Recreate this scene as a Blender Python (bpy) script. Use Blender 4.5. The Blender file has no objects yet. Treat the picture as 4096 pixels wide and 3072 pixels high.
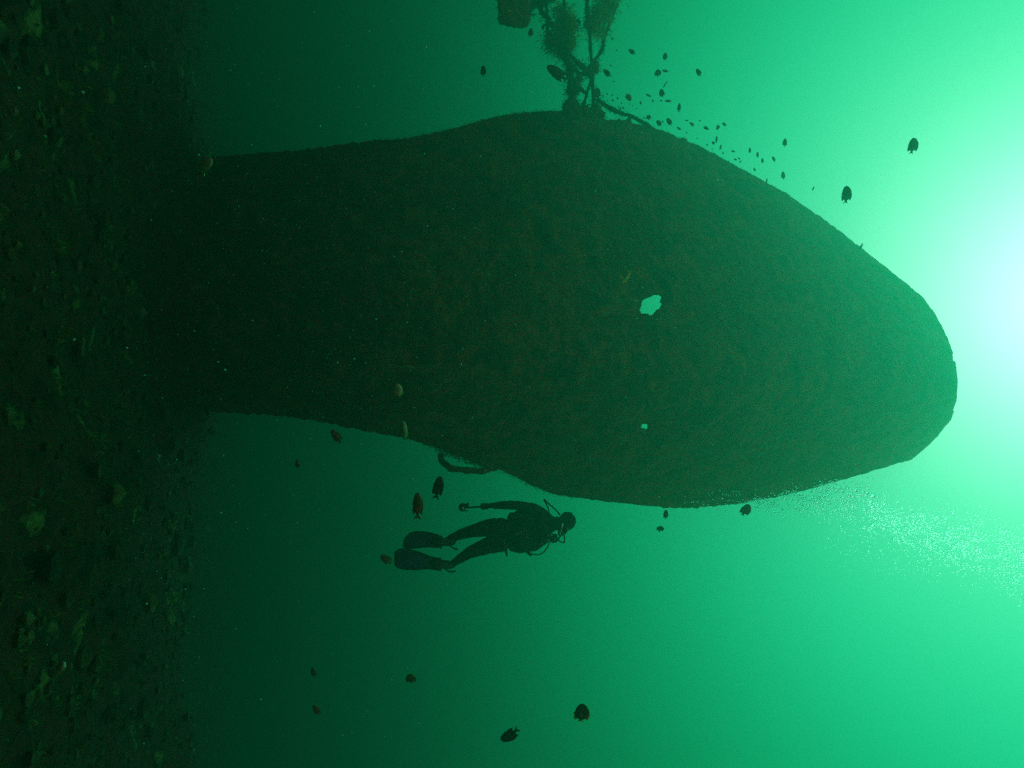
import bpy, math, random
import numpy as np
from mathutils import Vector, Matrix, noise

random.seed(7)
R_ = math.radians
S = bpy.context.scene

# ------------------------------------------------------------------ camera
PITCH = R_(20.0); FPX = 2669.0; CAMZ = 1.6
ct, st = math.cos(PITCH), math.sin(PITCH)
CAM = Vector((0, 0, CAMZ))
F = Vector((0, ct, st)); RT = Vector((0, -st, ct)); UP = Vector((-1, 0, 0))
cd = bpy.data.cameras.new('camera'); cam = bpy.data.objects.new('camera', cd)
S.collection.objects.link(cam); S.camera = cam
m = Matrix.Identity(4)
for i, a in enumerate((RT, UP, -F)):
    for j in range(3): m[j][i] = a[j]
m.translation = CAM
cam.matrix_world = m
cd.sensor_width = 36; cd.lens = FPX / 4096 * 36; cd.clip_start = .05; cd.clip_end = 600

# ------------------------------------------------------------------ light
def ray(px, py):
    a = (px - 2048) / FPX; b = (1536 - py) / FPX
    return F + RT * a + UP * b
SUN = ray(4330, 1180).normalized()
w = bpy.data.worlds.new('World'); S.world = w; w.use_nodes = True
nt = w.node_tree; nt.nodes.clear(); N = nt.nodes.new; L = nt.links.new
def mth(op, a, b=None, c=None, clamp=False):
    n = N('ShaderNodeMath'); n.operation = op; n.use_clamp = clamp
    for i, x in enumerate((a, b, c)):
        if x is None: continue
        if isinstance(x, (int, float)): n.inputs[i].default_value = x
        else: L(x, n.inputs[i])
    return n.outputs[0]
tc = N('ShaderNodeTexCoord')
nrm = N('ShaderNodeVectorMath'); nrm.operation = 'NORMALIZE'; L(tc.outputs['Generated'], nrm.inputs[0])
dt = N('ShaderNodeVectorMath'); dt.operation = 'DOT_PRODUCT'; L(nrm.outputs[0], dt.inputs[0]); dt.inputs[1].default_value = SUN
sx = N('ShaderNodeSeparateXYZ'); L(nrm.outputs[0], sx.inputs[0])
ang = mth('DIVIDE', mth('ARCCOSINE', mth('MINIMUM', mth('MAXIMUM', dt.outputs['Value'], -1.0), 1.0)), math.pi)
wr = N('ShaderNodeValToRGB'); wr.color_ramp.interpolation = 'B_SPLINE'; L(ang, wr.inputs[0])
# angle from the sun (degrees) -> water radiance, plus reddish fill added at wide angles to warm the hull
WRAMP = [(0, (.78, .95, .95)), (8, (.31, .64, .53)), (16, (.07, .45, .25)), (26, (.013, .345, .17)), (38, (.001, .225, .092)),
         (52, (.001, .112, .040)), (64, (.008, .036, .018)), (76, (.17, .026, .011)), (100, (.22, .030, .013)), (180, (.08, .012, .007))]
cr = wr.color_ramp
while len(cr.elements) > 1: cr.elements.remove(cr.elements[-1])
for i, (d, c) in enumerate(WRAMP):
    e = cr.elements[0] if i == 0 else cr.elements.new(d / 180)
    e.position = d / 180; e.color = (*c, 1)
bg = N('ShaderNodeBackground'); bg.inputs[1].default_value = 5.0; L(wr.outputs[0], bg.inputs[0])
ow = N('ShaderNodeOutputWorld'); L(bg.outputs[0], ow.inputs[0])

sd = bpy.data.lights.new('sun', 'SUN'); sd.energy = .9; sd.angle = R_(8); sd.color = (.03, 1.0, .66)
so = bpy.data.objects.new('sun', sd); S.collection.objects.link(so)
so.rotation_euler = (-SUN).to_track_quat('-Z', 'Y').to_euler()
S.view_settings.view_transform = 'Standard'; S.view_settings.look = 'None'
S.view_settings.exposure = 0; S.view_settings.gamma = 1
S.cycles.use_denoising = False
S.cycles.max_bounces = 6; S.cycles.sample_clamp_indirect = 4; S.cycles.diffuse_bounces = 2; S.cycles.volume_bounces = 0
S.cycles.caustics_reflective = False; S.cycles.caustics_refractive = False

# ------------------------------------------------------------------ helpers
C = S.collection
def P(px, py, Y):
    r = ray(px, py); return CAM + r * (Y / r.y)
def mpp(px, py, Y):            # metres per photograph pixel at that place
    return (Y / ray(px, py).y) / FPX
def cr1(xs, ys, t):            # smooth 1-D interpolation
    return float(np.interp(t, xs, ys))
def props(o, label=None, cat=None, group=None, kind=None):
    if label: o['label'] = label
    if cat: o['category'] = cat
    if group: o['group'] = group
    if kind: o['kind'] = kind
    return o
def mk(name, vf, mat, parent=None, smooth=True):
    me = bpy.data.meshes.new(name); me.from_pydata([tuple(v) for v in vf[0]], [], vf[1]); me.update()
    if smooth: me.polygons.foreach_set('use_smooth', [True] * len(me.polygons))
    o = bpy.data.objects.new(name, me); C.objects.link(o)
    if mat: me.materials.append(mat)
    if parent:
        o.parent = parent
        o.matrix_parent_inverse = parent.matrix_basis.inverted()
    return o
def empty(name, loc):
    o = bpy.data.objects.new(name, None); C.objects.link(o); o.location = loc; o.empty_display_size = .2
    return o
class MB:
    def __init__(s): s.v = []; s.f = []
    def add(s, v, f):
        k = len(s.v); s.v += [Vector(a) for a in v]; s.f += [tuple(i + k for i in q) for q in f]; return s
    def tube(s, pts, rad, seg=8, flat=1.0, flatdir=None):
        pts = [Vector(p) for p in pts]; n = len(pts)
        if not hasattr(rad, '__len__'): rad = [rad] * n
        k = len(s.v); prev = None
        for i, p in enumerate(pts):
            t = (pts[min(i + 1, n - 1)] - pts[max(i - 1, 0)]).normalized()
            if flatdir is not None: a = flatdir - t * t.dot(flatdir); a.normalize()
            elif prev is None:
                a = t.orthogonal().normalized()
            else:
                a = prev - t * t.dot(prev); a.normalize()
            prev = a; b = t.cross(a)
            for j in range(seg):
                th = 2 * math.pi * j / seg
                s.v.append(p + (a * math.cos(th) * flat + b * math.sin(th)) * rad[i])
        for i in range(n - 1):
            for j in range(seg):
                j2 = (j + 1) % seg
                s.f.append((k + i * seg + j, k + i * seg + j2, k + (i + 1) * seg + j2, k + (i + 1) * seg + j))
        s.f.append(tuple(k + j for j in reversed(range(seg)))); s.f.append(tuple(k + (n - 1) * seg + j for j in range(seg)))
        return s
    def ell(s, c, axes, seg=14, rings=9):
        # axes: three vectors (semi axes)
        k = len(s.v); c = Vector(c); A, B, D = [Vector(x) for x in axes]
        for i in range(rings + 1):
            ph = math.pi * i / rings
            for j in range(seg):
                th = 2 * math.pi * j / seg
                s.v.append(c + D * math.cos(ph) + (A * math.cos(th) + B * math.sin(th)) * math.sin(ph))
        for i in range(rings):
            for j in range(seg):
                j2 = (j + 1) % seg
                s.f.append((k + i * seg + j, k + (i + 1) * seg + j, k + (i + 1) * seg + j2, k + i * seg + j2))
        return s
    def cap(s, p, q, r1, r2=None, n=8):
        p = Vector(p); q = Vector(q); r2 = r1 if r2 is None else r2
        s.tube([p, q], [r1, r2], n + 4)
        for c, r in ((p, r1), (q, r2)):
            s.ell(c, ((r, 0, 0), (0, r, 0), (0, 0, r)), n + 4, 7)
        return s
    def box(s, c, ax):
        c = Vector(c); A, B, D = [Vector(x) for x in ax]; k = len(s.v)
        for i in (-1, 1):
            for j in (-1, 1):
                for l in (-1, 1): s.v.append(c + A * i + B * j + D * l)
        for q in ((0, 1, 3, 2), (4, 6, 7, 5), (0, 4, 5, 1), (2, 3, 7, 6), (0, 2, 6, 4), (1, 5, 7, 3)):
            s.f.append(tuple(k + i for i in q))
        return s
    def out(s): return (s.v, s.f)
def fuse(vf, voxel, smooth=4, disp=0, dscale=4.0):
    me = bpy.data.meshes.new('tmp'); me.from_pydata([tuple(v) for v in vf[0]], [], vf[1]); me.update()
    o = bpy.data.objects.new('tmp', me); C.objects.link(o)
    r = o.modifiers.new('r', 'REMESH'); r.mode = 'VOXEL'; r.voxel_size = voxel
    if smooth:
        q = o.modifiers.new('s', 'SMOOTH'); q.factor = .5; q.iterations = smooth
    dg = bpy.context.evaluated_depsgraph_get(); dg.update()
    m2 = bpy.data.meshes.new_from_object(o.evaluated_get(dg))
    v = [x.co.copy() for x in m2.vertices]; nn = [x.normal.copy() for x in m2.vertices]; f = [tuple(p.vertices) for p in m2.polygons]
    bpy.data.objects.remove(o); bpy.data.meshes.remove(me); bpy.data.meshes.remove(m2)
    if disp:
        v = [p + n * disp * (noise.fractal(p * dscale, 1.0, 2.1, 4)) for p, n in zip(v, nn)]
    return v, f
def rough_path(pts, step, amp, sc=2.0):
    out = []
    for a, b in zip(pts[:-1], pts[1:]):
        a = Vector(a); b = Vector(b); n = max(1, int((b - a).length / step))
        for i in range(n):
            p = a.lerp(b, i / n); out.append(p)
    out.append(Vector(pts[-1]))
    return [p + noise.noise_vector(p * sc) * amp for p in out]
def tufts(mb, pts, spread, n, size, width=.12, dirs=None):
    n = int(n * 1.8); size *= .8; width *= .55
    for i in range(n):
        p = Vector(random.choice(pts)) + Vector([random.gauss(0, 1) for _ in range(3)]) * spread
        d = Vector([random.gauss(0, 1) for _ in range(3)])
        if dirs is not None: d = d * .5 + dirs * 1.5
        d.normalize(); l = size * random.uniform(.4, 1.5); q = d.orthogonal().normalized() * l * width
        mid = p + d * l * .5 + Vector([random.gauss(0, .12) for _ in range(3)]) * l
        mb.add([p - q, p + q, mid + q * .9, mid - q * .9, p + d * l], [(0, 1, 2, 3), (3, 2, 4)])

# ------------------------------------------------------------------ materials
def mat(name, cols, scale=4.0, rough=.85, bump=.0, bscale=20.0, metal=0, detail=8, thr=None, spec=.3, trans=0, bdist=.02):
    m = bpy.data.materials.new(name); m.use_nodes = True; t = m.node_tree; n = t.nodes; b = n['Principled BSDF']
    b.inputs['Roughness'].default_value = rough; b.inputs['Metallic'].default_value = metal
    b.inputs['Specular IOR Level'].default_value = spec
    tc = n.new('ShaderNodeTexCoord'); ns = n.new('ShaderNodeTexNoise'); ns.inputs['Scale'].default_value = scale
    ns.inputs['Detail'].default_value = detail; ns.inputs['Roughness'].default_value = .62
    t.links.new(tc.outputs['Object'], ns.inputs['Vector'])
    rp = n.new('ShaderNodeValToRGB'); c = rp.color_ramp
    k = len(cols); lo, hi = thr or (.32, .68)
    while len(c.elements) > 1: c.elements.remove(c.elements[-1])
    for i, col in enumerate(cols):
        pos = lo + (hi - lo) * i / max(1, k - 1)
        e = c.elements[0] if i == 0 else c.elements.new(pos)
        e.position = pos; e.color = (*col, 1)
    t.links.new(ns.outputs['Fac'], rp.inputs[0]); t.links.new(rp.outputs[0], b.inputs['Base Color'])
    if trans:
        tr = n.new('ShaderNodeBsdfTranslucent'); mx = n.new('ShaderNodeMixShader'); mx.inputs[0].default_value = trans
        t.links.new(rp.outputs[0], tr.inputs['Color']); t.links.new(b.outputs[0], mx.inputs[1]); t.links.new(tr.outputs[0], mx.inputs[2])
        t.links.new(mx.outputs[0], n['Material Output'].inputs['Surface'])
    if bump:
        bn = n.new('ShaderNodeTexNoise'); bn.inputs['Scale'].default_value = bscale; bn.inputs['Detail'].default_value = 6
        t.links.new(tc.outputs['Object'], bn.inputs['Vector'])
        bp = n.new('ShaderNodeBump'); bp.inputs['Strength'].default_value = bump; bp.inputs['Distance'].default_value = bdist
        t.links.new(bn.outputs['Fac'], bp.inputs['Height']); t.links.new(bp.outputs[0], b.inputs['Normal'])
    return m
M_hull = mat('encrusted_steel', [(.05, .018, .014), (.26, .09, .06), (.09, .085, .035), (.36, .17, .11), (.05, .075, .05), (.2, .15, .06)], 1.3, .95, 1.0, 16, bdist=.05, thr=(.3, .7), detail=12)
M_rim = mat('rail_yellow_fringe', [(.35, .33, .04), (.6, .5, .06)], 12, .9, .6, 40, trans=.5)
M_growth = mat('hydroid_growth', [(.14, .15, .06), (.34, .32, .14), (.5, .46, .22)], 6, .9, trans=.5)
M_growth2 = mat('yellowish_growth', [(.2, .2, .06), (.5, .45, .16), (.7, .65, .35)], 8, .9, trans=.6)
M_rope = mat('fouled_rope', [(.04, .045, .02), (.1, .09, .04)], 14, .95, .8, 60)
M_bed = mat('seabed', [(.006, .004, .003), (.035, .026, .010), (.13, .035, .02), (.016, .018, .012), (.24, .19, .06)], 2.6, .95, 1.0, 12, bdist=.06)
M_rubble = mat('rubble', [(.015, .012, .008), (.07, .05, .025), (.24, .2, .09)], 3.0, .95, .6, 30)
M_weed = mat('algae_blades', [(.06, .10, .02), (.3, .34, .08)], 3.0, .8, trans=.3)
M_pale = mat('pale_encrustation', [(.3, .42, .34), (.55, .65, .55)], 9, .9)
M_suit = mat('black_neoprene', [(.012, .012, .012), (.03, .026, .022)], 6, .8, .3, 60, spec=.25)
M_vest = mat('vest_fabric', [(.014, .014, .013), (.04, .034, .028)], 9, .85, .4, 80)
M_rub = mat('black_rubber', [(.012, .012, .013), (.02, .02, .02)], 6, .45, spec=.5)
M_fin = mat('blue_fin_plastic', [(.05, .10, .6), (.08, .16, .8)], 7, .5, .2, 50, spec=.4)
M_metal = mat('brushed_metal', [(.5, .52, .52), (.72, .74, .74)], 20, .25, metal=1)
M_glass = mat('mask_glass', [(.75, .85, .85), (.9, .95, .95)], 5, .04, metal=1)
M_tank = mat('tank_paint', [(.1, .1, .1), (.16, .16, .15)], 5, .4)
M_skin = mat('skin', [(.35, .2, .14), (.42, .25, .18)], 10, .6)
def bubble_mat():
    m = bpy.data.materials.new('bubble_air'); m.use_nodes = True; t = m.node_tree; t.nodes.clear()
    g = t.nodes.new('ShaderNodeBsdfRefraction'); g.inputs['IOR'].default_value = 1.09; g.inputs['Roughness'].default_value = .2; g.inputs['Color'].default_value = (1.28, 1.2, 1.24, 1)  # tint above white puts extra brightness into the bubbles' colour
    o = t.nodes.new('ShaderNodeOutputMaterial'); t.links.new(g.outputs[0], o.inputs['Surface']); return m
M_bub = bubble_mat()
M_snow = mat('drifting_particle', [(.7, .8, .72), (.95, 1.0, .92)], 40, .9, trans=.6)

# ------------------------------------------------------------------ seabed
def bedz(x, y):
    p = Vector((x, y, 0))
    z = .35 * noise.fractal(p * .22, 1.0, 2.0, 3) + .13 * noise.fractal(p * 1.3 + Vector((5, 1, 2)), 1.0, 2.1, 4)
    z += .28 * max(0, noise.noise(p * .7 + Vector((1, 9, 3)))) 
    z += .55 * math.exp(-((x - 4.6) / 2.2) ** 2 - ((y - 9.2) / 2.2) ** 2) + .1 * math.exp(-((x - 1.0) / 2.6) ** 2 - ((y - 9.2) / 1.2) ** 2) + .35 * math.exp(-((x + 5.5) / 2) ** 2 - ((y - 10) / 2) ** 2)
    z += .75 * math.exp(-((x + 1.8) / 3.8) ** 2 - ((y - 13.0) / 2.4) ** 2)
    z += .10 * noise.fractal(p * 3.1, 1.0, 2.2, 4)
    d = math.hypot(x, y - 2.0); z *= min(1, .25 + d / 8)
    return z - .1
def build_bed():
    def ax(lo, hi, n, cen):
        t = np.linspace(-1, 1, n); s = np.sinh(t * 3.2) / math.sinh(3.2)
        return [cen + (hi - cen) * k if k > 0 else cen + (cen - lo) * k for k in s]
    X = ax(-70, 70, 260, 0); Y = ax(-25, 95, 260, 7)
    v = [(x, y, bedz(x, y)) for y in Y for x in X]; n = len(X)
    f = [(j * n + i, j * n + i + 1, (j + 1) * n + i + 1, (j + 1) * n + i) for j in range(len(Y) - 1) for i in range(n - 1)]
    props(mk('seabed', (v, f), M_bed), kind='structure', label='dark rubble covered seabed')
build_bed()
def ico(c, r, mb, sq):
    base = [(0, 0, 1), (.9, 0, .3), (.2, .9, .35), (-.8, .5, .3), (-.7, -.6, .3), (.3, -.9, .3), (.6, .5, -.5), (-.4, .7, -.5), (-.8, -.1, -.5), (-.1, -.8, -.5), (.8, -.4, -.4), (0, 0, -.9)]
    vv = []
    for b in base:
        k = r * random.uniform(.7, 1.25); vv.append(Vector(c) + Vector((b[0] * k, b[1] * k, b[2] * k * sq)))
    mb.add(vv, [(0, 1, 2), (0, 2, 3), (0, 3, 4), (0, 4, 5), (0, 5, 1), (1, 6, 2), (2, 7, 3), (3, 8, 4), (4, 9, 5), (5, 10, 1), (2, 6, 7), (3, 7, 8), (4, 8, 9), (5, 9, 10), (1, 10, 6), (6, 11, 7), (7, 11, 8), (8, 11, 9), (9, 11, 10), (10, 11, 6)])
rb = MB()
for i in range(6000):
    y = random.uniform(3.2, 15) ; x = random.uniform(-.9 * y - 1, .9 * y + 1)
    r = .013 * math.exp(random.gauss(0, .7)) * (1 + y / 10)
    ico((x, y, bedz(x, y) + r * .2), min(r, .12), rb, random.uniform(.5, 1))
props(mk('rubble', rb.out(), M_rubble, smooth=False), 'loose rubble and shell pieces strewn over the dark seabed', 'rubble', kind='stuff')
wd = MB()
for i in range(900):
    y = random.uniform(3.4, 12) ; x = random.uniform(-.85 * y, .85 * y)
    b = Vector((x, y, bedz(x, y)))
    for k in range(random.randint(3, 9)):
        h = random.uniform(.02, .09); a = random.uniform(0, 6.28); lean = Vector((math.cos(a), math.sin(a), 0)) * h * random.uniform(.2, .8)
        q = Vector((-math.sin(a), math.cos(a), 0)) * random.uniform(.004, .012)
        o = b + Vector((random.gauss(0, .03), random.gauss(0, .03), -.02))
        wd.add([o - q, o + q, o + lean * .4 + Vector((0, 0, h * .6)) + q, o + lean * .4 + Vector((0, 0, h * .6)) - q, o + lean + Vector((0, 0, h))], [(0, 1, 2, 3), (3, 2, 4)])
props(mk('algae', wd.out(), M_weed, smooth=False), 'sparse green algae blades and tufts growing on the seabed', 'algae', kind='stuff')

# ------------------------------------------------------------------ hull
TOP = [(280, 560), (420, 610), (560, 632), (700, 640), (1000, 615), (1200, 600), (1481, 563), (1611, 555), (1713, 537), (1833, 509), (1963, 472), (2055, 454), (2185, 443), (2300, 446), (2400, 452), (2418, 478), (2518, 483), (2528, 496), (2574, 500), (2666, 531), (2722, 557), (2735, 552), (2752, 571), (2796, 585), (2963, 676), (3148, 778), (3333, 907), (3463, 1009), (3592, 1111), (3685, 1185), (3740, 1259), (3787, 1352), (3811, 1418), (3813, 1430), (3806, 1436), (3812, 1442), (3822, 1446), (3829, 1500), (3831, 1530)]
BOT = [(280, 1900), (420, 1760), (560, 1690), (700, 1655), (900, 1650), (1111, 1662), (1296, 1690), (1481, 1728), (1630, 1755), (1759, 1796), (1852, 1830), (1935, 1868), (2000, 1878), (2055, 1904), (2129, 1944), (2222, 1978), (2407, 2005), (2592, 2024), (2700, 2031), (2778, 2029), (2963, 2013), (3129, 1981), (3240, 1954), (3426, 1902), (3574, 1857), (3644, 1837), (3703, 1787), (3750, 1741), (3800, 1676), (3827, 1600), (3831, 1530)]
STEM = [(280, 1120), (900, 1250), (1500, 1365), (2200, 1405), (2600, 1464), (3831, 1530)]
def itp(tab, x): return cr1([a for a, b in tab], [b for a, b in tab], x)
def hullY(px, v, half):
    base = 8.6 + .9 * (px - 300) / 3500 + 3.6 * max(0, (1650 - px) / 1350) ** 1.4
    k = 2.5 if v < 0 else 3.1
    return base + k * abs(v) ** 1.45 * min(1, half / 600) ** .9
def stemup(px): return 1.0
HX = [280 + (3831 - 280) * math.sin(t * math.pi / 2) ** .93 for t in np.linspace(0, 1, 430)]
HX[-1] = 3829.5
HX = sorted(HX + [2545 + 3.5 * k for k in range(34)])
HOLES = [[(2557, 1242), (2573, 1200), (2590, 1190), (2603, 1188), (2618, 1177), (2645, 1176), (2657, 1187), (2654, 1196), (2652, 1205), (2657, 1213), (2655, 1222), (2640, 1237), (2620, 1255), (2603, 1263), (2592, 1258), (2586, 1254), (2572, 1254), (2560, 1249)],
         [(2571, 1702), (2577, 1697), (2582, 1700), (2592, 1697), (2595, 1712), (2590, 1716), (2580, 1712), (2570, 1710)]]
def ragged(poly, amp):
    out = []
    for i in range(len(poly)):
        a, b = poly[i], poly[(i + 1) % len(poly)]; n = max(1, int(math.hypot(b[0] - a[0], b[1] - a[1]) / 5))
        for k in range(n):
            x = a[0] + (b[0] - a[0]) * k / n; y = a[1] + (b[1] - a[1]) * k / n; q = Vector((x * .11, y * .11, 2))
            out.append((x + amp * noise.noise(q) * 2, y + amp * noise.noise(q + Vector((9, 3, 1))) * 2))
    return out
HOLES = [ragged(HOLES[0], 3), ragged([(2582 + (x - 2582) * 1.5, 1706 + (y - 1706) * 1.45) for x, y in HOLES[1]], 2)]
def inpoly(x, y, poly):
    c = False; j = len(poly) - 1
    for i in range(len(poly)):
        xi, yi = poly[i]; xj, yj = poly[j]
        if (yi > y) != (yj > y) and x < (xj - xi) * (y - yi) / (yj - yi) + xi: c = not c
        j = i
    return c
def near(x, y, poly):
    best = None
    for i in range(len(poly)):
        ax, ay = poly[i - 1]; bx, by = poly[i]; dx, dy = bx - ax, by - ay
        t = max(0, min(1, ((x - ax) * dx + (y - ay) * dy) / (dx * dx + dy * dy)))
        qx, qy = ax + dx * t, ay + dy * t; d = math.hypot(x - qx, y - qy)
        if best is None or d < best[0]: best = (d, qx, qy)
    return best
def hull_point(px, v, bumpy=True):
    s = itp(STEM, px); e = itp(TOP, px) if v < 0 else itp(BOT, px)
    jit = 0
    if abs(v) > .999 and bumpy and px < 3815:
        jit = (noise.noise(Vector((px * .045, v * 3, 0))) * 5 + noise.noise(Vector((px * .16, v * 7, 4))) * 3) * (2.2 if px < 1500 else 1 if px < 2900 else .45)
    py = s + (e - s) * abs(v) + (-jit if v < 0 else jit)
    Y = hullY(px, v, abs(e - s))
    return px, py, Y
hull_root = empty('ship_hull', P(500, 1100, 9))
props(hull_root, 'huge dark ship bow towering over the seabed, crusted with growth', 'shipwreck')
def build_hull():
    vs = sorted(list(np.linspace(-1, 1, 221)) + list(np.linspace(-.32, -.19, 30)) + list(np.linspace(.40, .47, 16))); NV = len(vs); co = []; pp = []
    for px in HX:
        for v in vs:
            a, b, Y = hull_point(px, v)
            pp.append([a, b, Y])
    nx = len(HX); faces = []; kill = set()
    for i in range(nx - 1):
        for j in range(NV - 1):
            q = (i * NV + j, i * NV + j + 1, (i + 1) * NV + j + 1, (i + 1) * NV + j)
            cx = sum(pp[k][0] for k in q) / 4; cy = sum(pp[k][1] for k in q) / 4
            if any(inpoly(cx, cy, h) for h in HOLES): kill.update(q)
            else: faces.append(q)
    used = set(k for f in faces for k in f)
    for k in kill & used:
        d, qx, qy = min(near(pp[k][0], pp[k][1], h) for h in HOLES)
        pp[k][0], pp[k][1] = qx, qy
    for n_, (a, b, Y) in enumerate(pp):
        p = P(a, b, Y); v = vs[n_ % NV]
        q = Vector((p.x, p.z, p.y * .3))
        dsp = .13 * noise.fractal(q * 1.1, 1.0, 2.0, 3) + .07 * noise.fractal(q * 5.0, 1.0, 2.2, 5)
        # riveted strakes / stem bar
        dsp += .05 * math.exp(-(v / .02) ** 2)
        dsp += .02 * (1 if math.sin(v * 19 + .4 * math.sin(a * .002)) > .2 else 0)
        fade = 1 - abs(v) ** 12
        r = ray(a, b); p = p - r.normalized() * dsp * fade
        co.append(p)
    from collections import Counter
    n0 = len(co); ec = Counter(); 
    for q in faces:
        for i in range(4): ec[frozenset((q[i], q[(i + 1) % 4]))] += 1
    walls = []
    for q in faces:
        for i in range(4):
            a, b = q[i], q[(i + 1) % 4]
            if ec[frozenset((a, b))] == 1: walls.append((b, a, a + n0, b + n0))
    back = [p + Vector((0, .09, .01)) + (P(2100, 1450, p.y) - p) * .004 for p in co]
    allf = faces + [tuple(k + n0 for k in reversed(q)) for q in faces] + walls
    o = mk('shell', (co + back, allf), M_hull, hull_root)
    nn = o.data.polygons[len(faces) // 2].normal
    if nn.y > 0: o.data.flip_normals()
    return o
hull = build_hull()
# bulwark rail along both upper edges, its yellow imitating a lens colour fringe
for tab, sgn, x0 in ((TOP, -1, 2500), (BOT, 1, 2650)):
    pts = []; px = x0
    while px < 3812:
        a, b, Y = hull_point(px, sgn, True); pts.append(P(a, b + 1.5 * -sgn, Y + .05) + noise.noise_vector(Vector((px * .05, 0, sgn))) * .012)
        px += 7 if px < 3700 else 3
    mb = MB(); mb.tube(pts, [.018 + .012 * abs(noise.noise(p * 6)) for p in pts], 6)
    mk('rail', mb.out(), M_rim, hull_root)
# torn, bent plate standing off the lower edge
def strip(path, width, th, dirv, name, mt, parent):
    mb = MB(); pts = rough_path(path, .05, .02, 6)
    mb.tube(pts, [width * (1 + .35 * noise.noise(p * 9)) for p in pts], 10, flat=th / width, flatdir=dirv); return mk(name, mb.out(), mt, parent)
pl = [P(*a) for a in ((1765, 1815, 11.0), (1770, 1848, 10.9), (1800, 1872, 10.8), (1850, 1880, 10.8), (1910, 1884, 10.8), (1955, 1878, 10.9), (1985, 1868, 11.2))]
strip(pl, .055, .04, F, 'torn_plate', M_hull, hull_root)
mb = MB()
ed = [P(*hull_point(1745 + 12 * k, 1, False)) for k in range(18)]
tufts(mb, ed, .035, 260, .09, .2)
ed = [P(*hull_point(1700 + 10 * k, 1, False)) for k in range(60)]
tufts(mb, ed, .018, 500, .05, .2)
ed = [P(*hull_point(1500 + 12 * k, -1, False)) for k in range(140)]
tufts(mb, ed, .015, 1100, .035, .25)
mk('growth', mb.out(), M_growth, hull_root, smooth=False)
# clumps on the edge and round the rope foot
def clump(c, n, name='growth', mt=None, parent=None, voxel=.03, leaf=200, lsize=.09, core=1.0, spread=.012):
    mb = MB()
    for (px, py, Y, r) in c:
        rr = r * mpp(px, py, Y)
        for k in range(4):
            o = Vector([random.uniform(-.4, .4) for _ in range(3)]) * rr
            mb.ell(P(px, py, Y) + o * core ** -.5, ((rr * .8 * core, 0, 0), (0, rr * .8 * core, 0), (0, 0, rr * .8 * core)), 10, 7)
    v, f = fuse(mb.out(), voxel, 2, .07, 5)
    m2 = MB(); m2.add(v, f)
    if leaf: tufts(m2, v, spread, leaf, lsize, .1)
    if leaf and core < 1:
        tufts(m2, v, spread * 1.4, leaf // 2, lsize * 1.5, .05, dirs=-UP + RT * -.2)
        tufts(m2, v, spread * 2.2, leaf // 4, lsize, .08)
    return mk(name, m2.out(), mt or M_growth, parent, smooth=False)
clump([(2275, 428, 10.9, 24), (2300, 440, 10.9, 28), (2340, 446, 10.9, 28), (2385, 438, 10.9, 24), (2400, 455, 10.9, 20), (2270, 445, 10.9, 22), (2262, 418, 10.9, 12), (2290, 405, 10.9, 16)], 0, parent=hull_root, leaf=420)
clump([(2476, 483, 11, 9), (2500, 485, 11, 8), (2515, 482, 11, 9)], 0, parent=hull_root, leaf=60, lsize=.05)
clump([(2738, 563, 11.1, 11)], 0, parent=hull_root, leaf=60, lsize=.05)
# pale wires and scars lying on the plating
def on_hull(px, py, lift=.1):
    s = itp(STEM, px)
    e = itp(TOP, px) if py < s else itp(BOT, px)
    v = (py - s) / abs(e - s)
    return P(px, py, hullY(px, v, abs(e - s)) - lift)
def wire(pts, r, name, mt, step=.08, lift=.26):
    mb = MB(); q = rough_path([on_hull(a, b, lift) for a, b in pts], step, .02, 4)
    mb.tube(q, [r * (.7 + .9 * abs(noise.noise(p * 8))) for p in q], 5); return mk(name, mb.out(), mt, hull_root)
M_scar = mat('greyish_scale', [(.3, .33, .26), (.5, .6, .5)], 10, .9)
wire([(1710, 1568), (1745, 1548), (1775, 1532), (1805, 1518)], .014, 'wire', M_scar)
wire([(1520, 1462), (1560, 1463), (1610, 1466), (1655, 1468)], .009, 'wire', M_scar)
wire([(1320, 1322), (1480, 1340), (1600, 1358), (1750, 1375), (1900, 1378), (2080, 1385)], .012, 'seam', M_rope)
wire([(2515, 1220), (2540, 1232), (2562, 1248)], .016, 'bent_flange', M_scar)
wire([(2520, 1212), (2535, 1205), (2550, 1203)], .013, 'bent_flange', M_scar)
wire([(2565, 1714), (2572, 1718), (2582, 1725)], .016, 'bent_flange', M_pale)
sc = MB()
for i in range(1500):
    px = random.uniform(700, 3700); s = itp(STEM, px); t = random.uniform(-.93, .93); e = itp(TOP, px) if t < 0 else itp(BOT, px)
    c = on_hull(px, s + (e - s) * abs(t), .11); r = random.choice((.005, .006, .007, .008, .01, .018))
    ico(c, r, sc, 1)
mk('barnacles', sc.out(), M_pale, hull_root, smooth=False)['kind'] = 'stuff'

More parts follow.
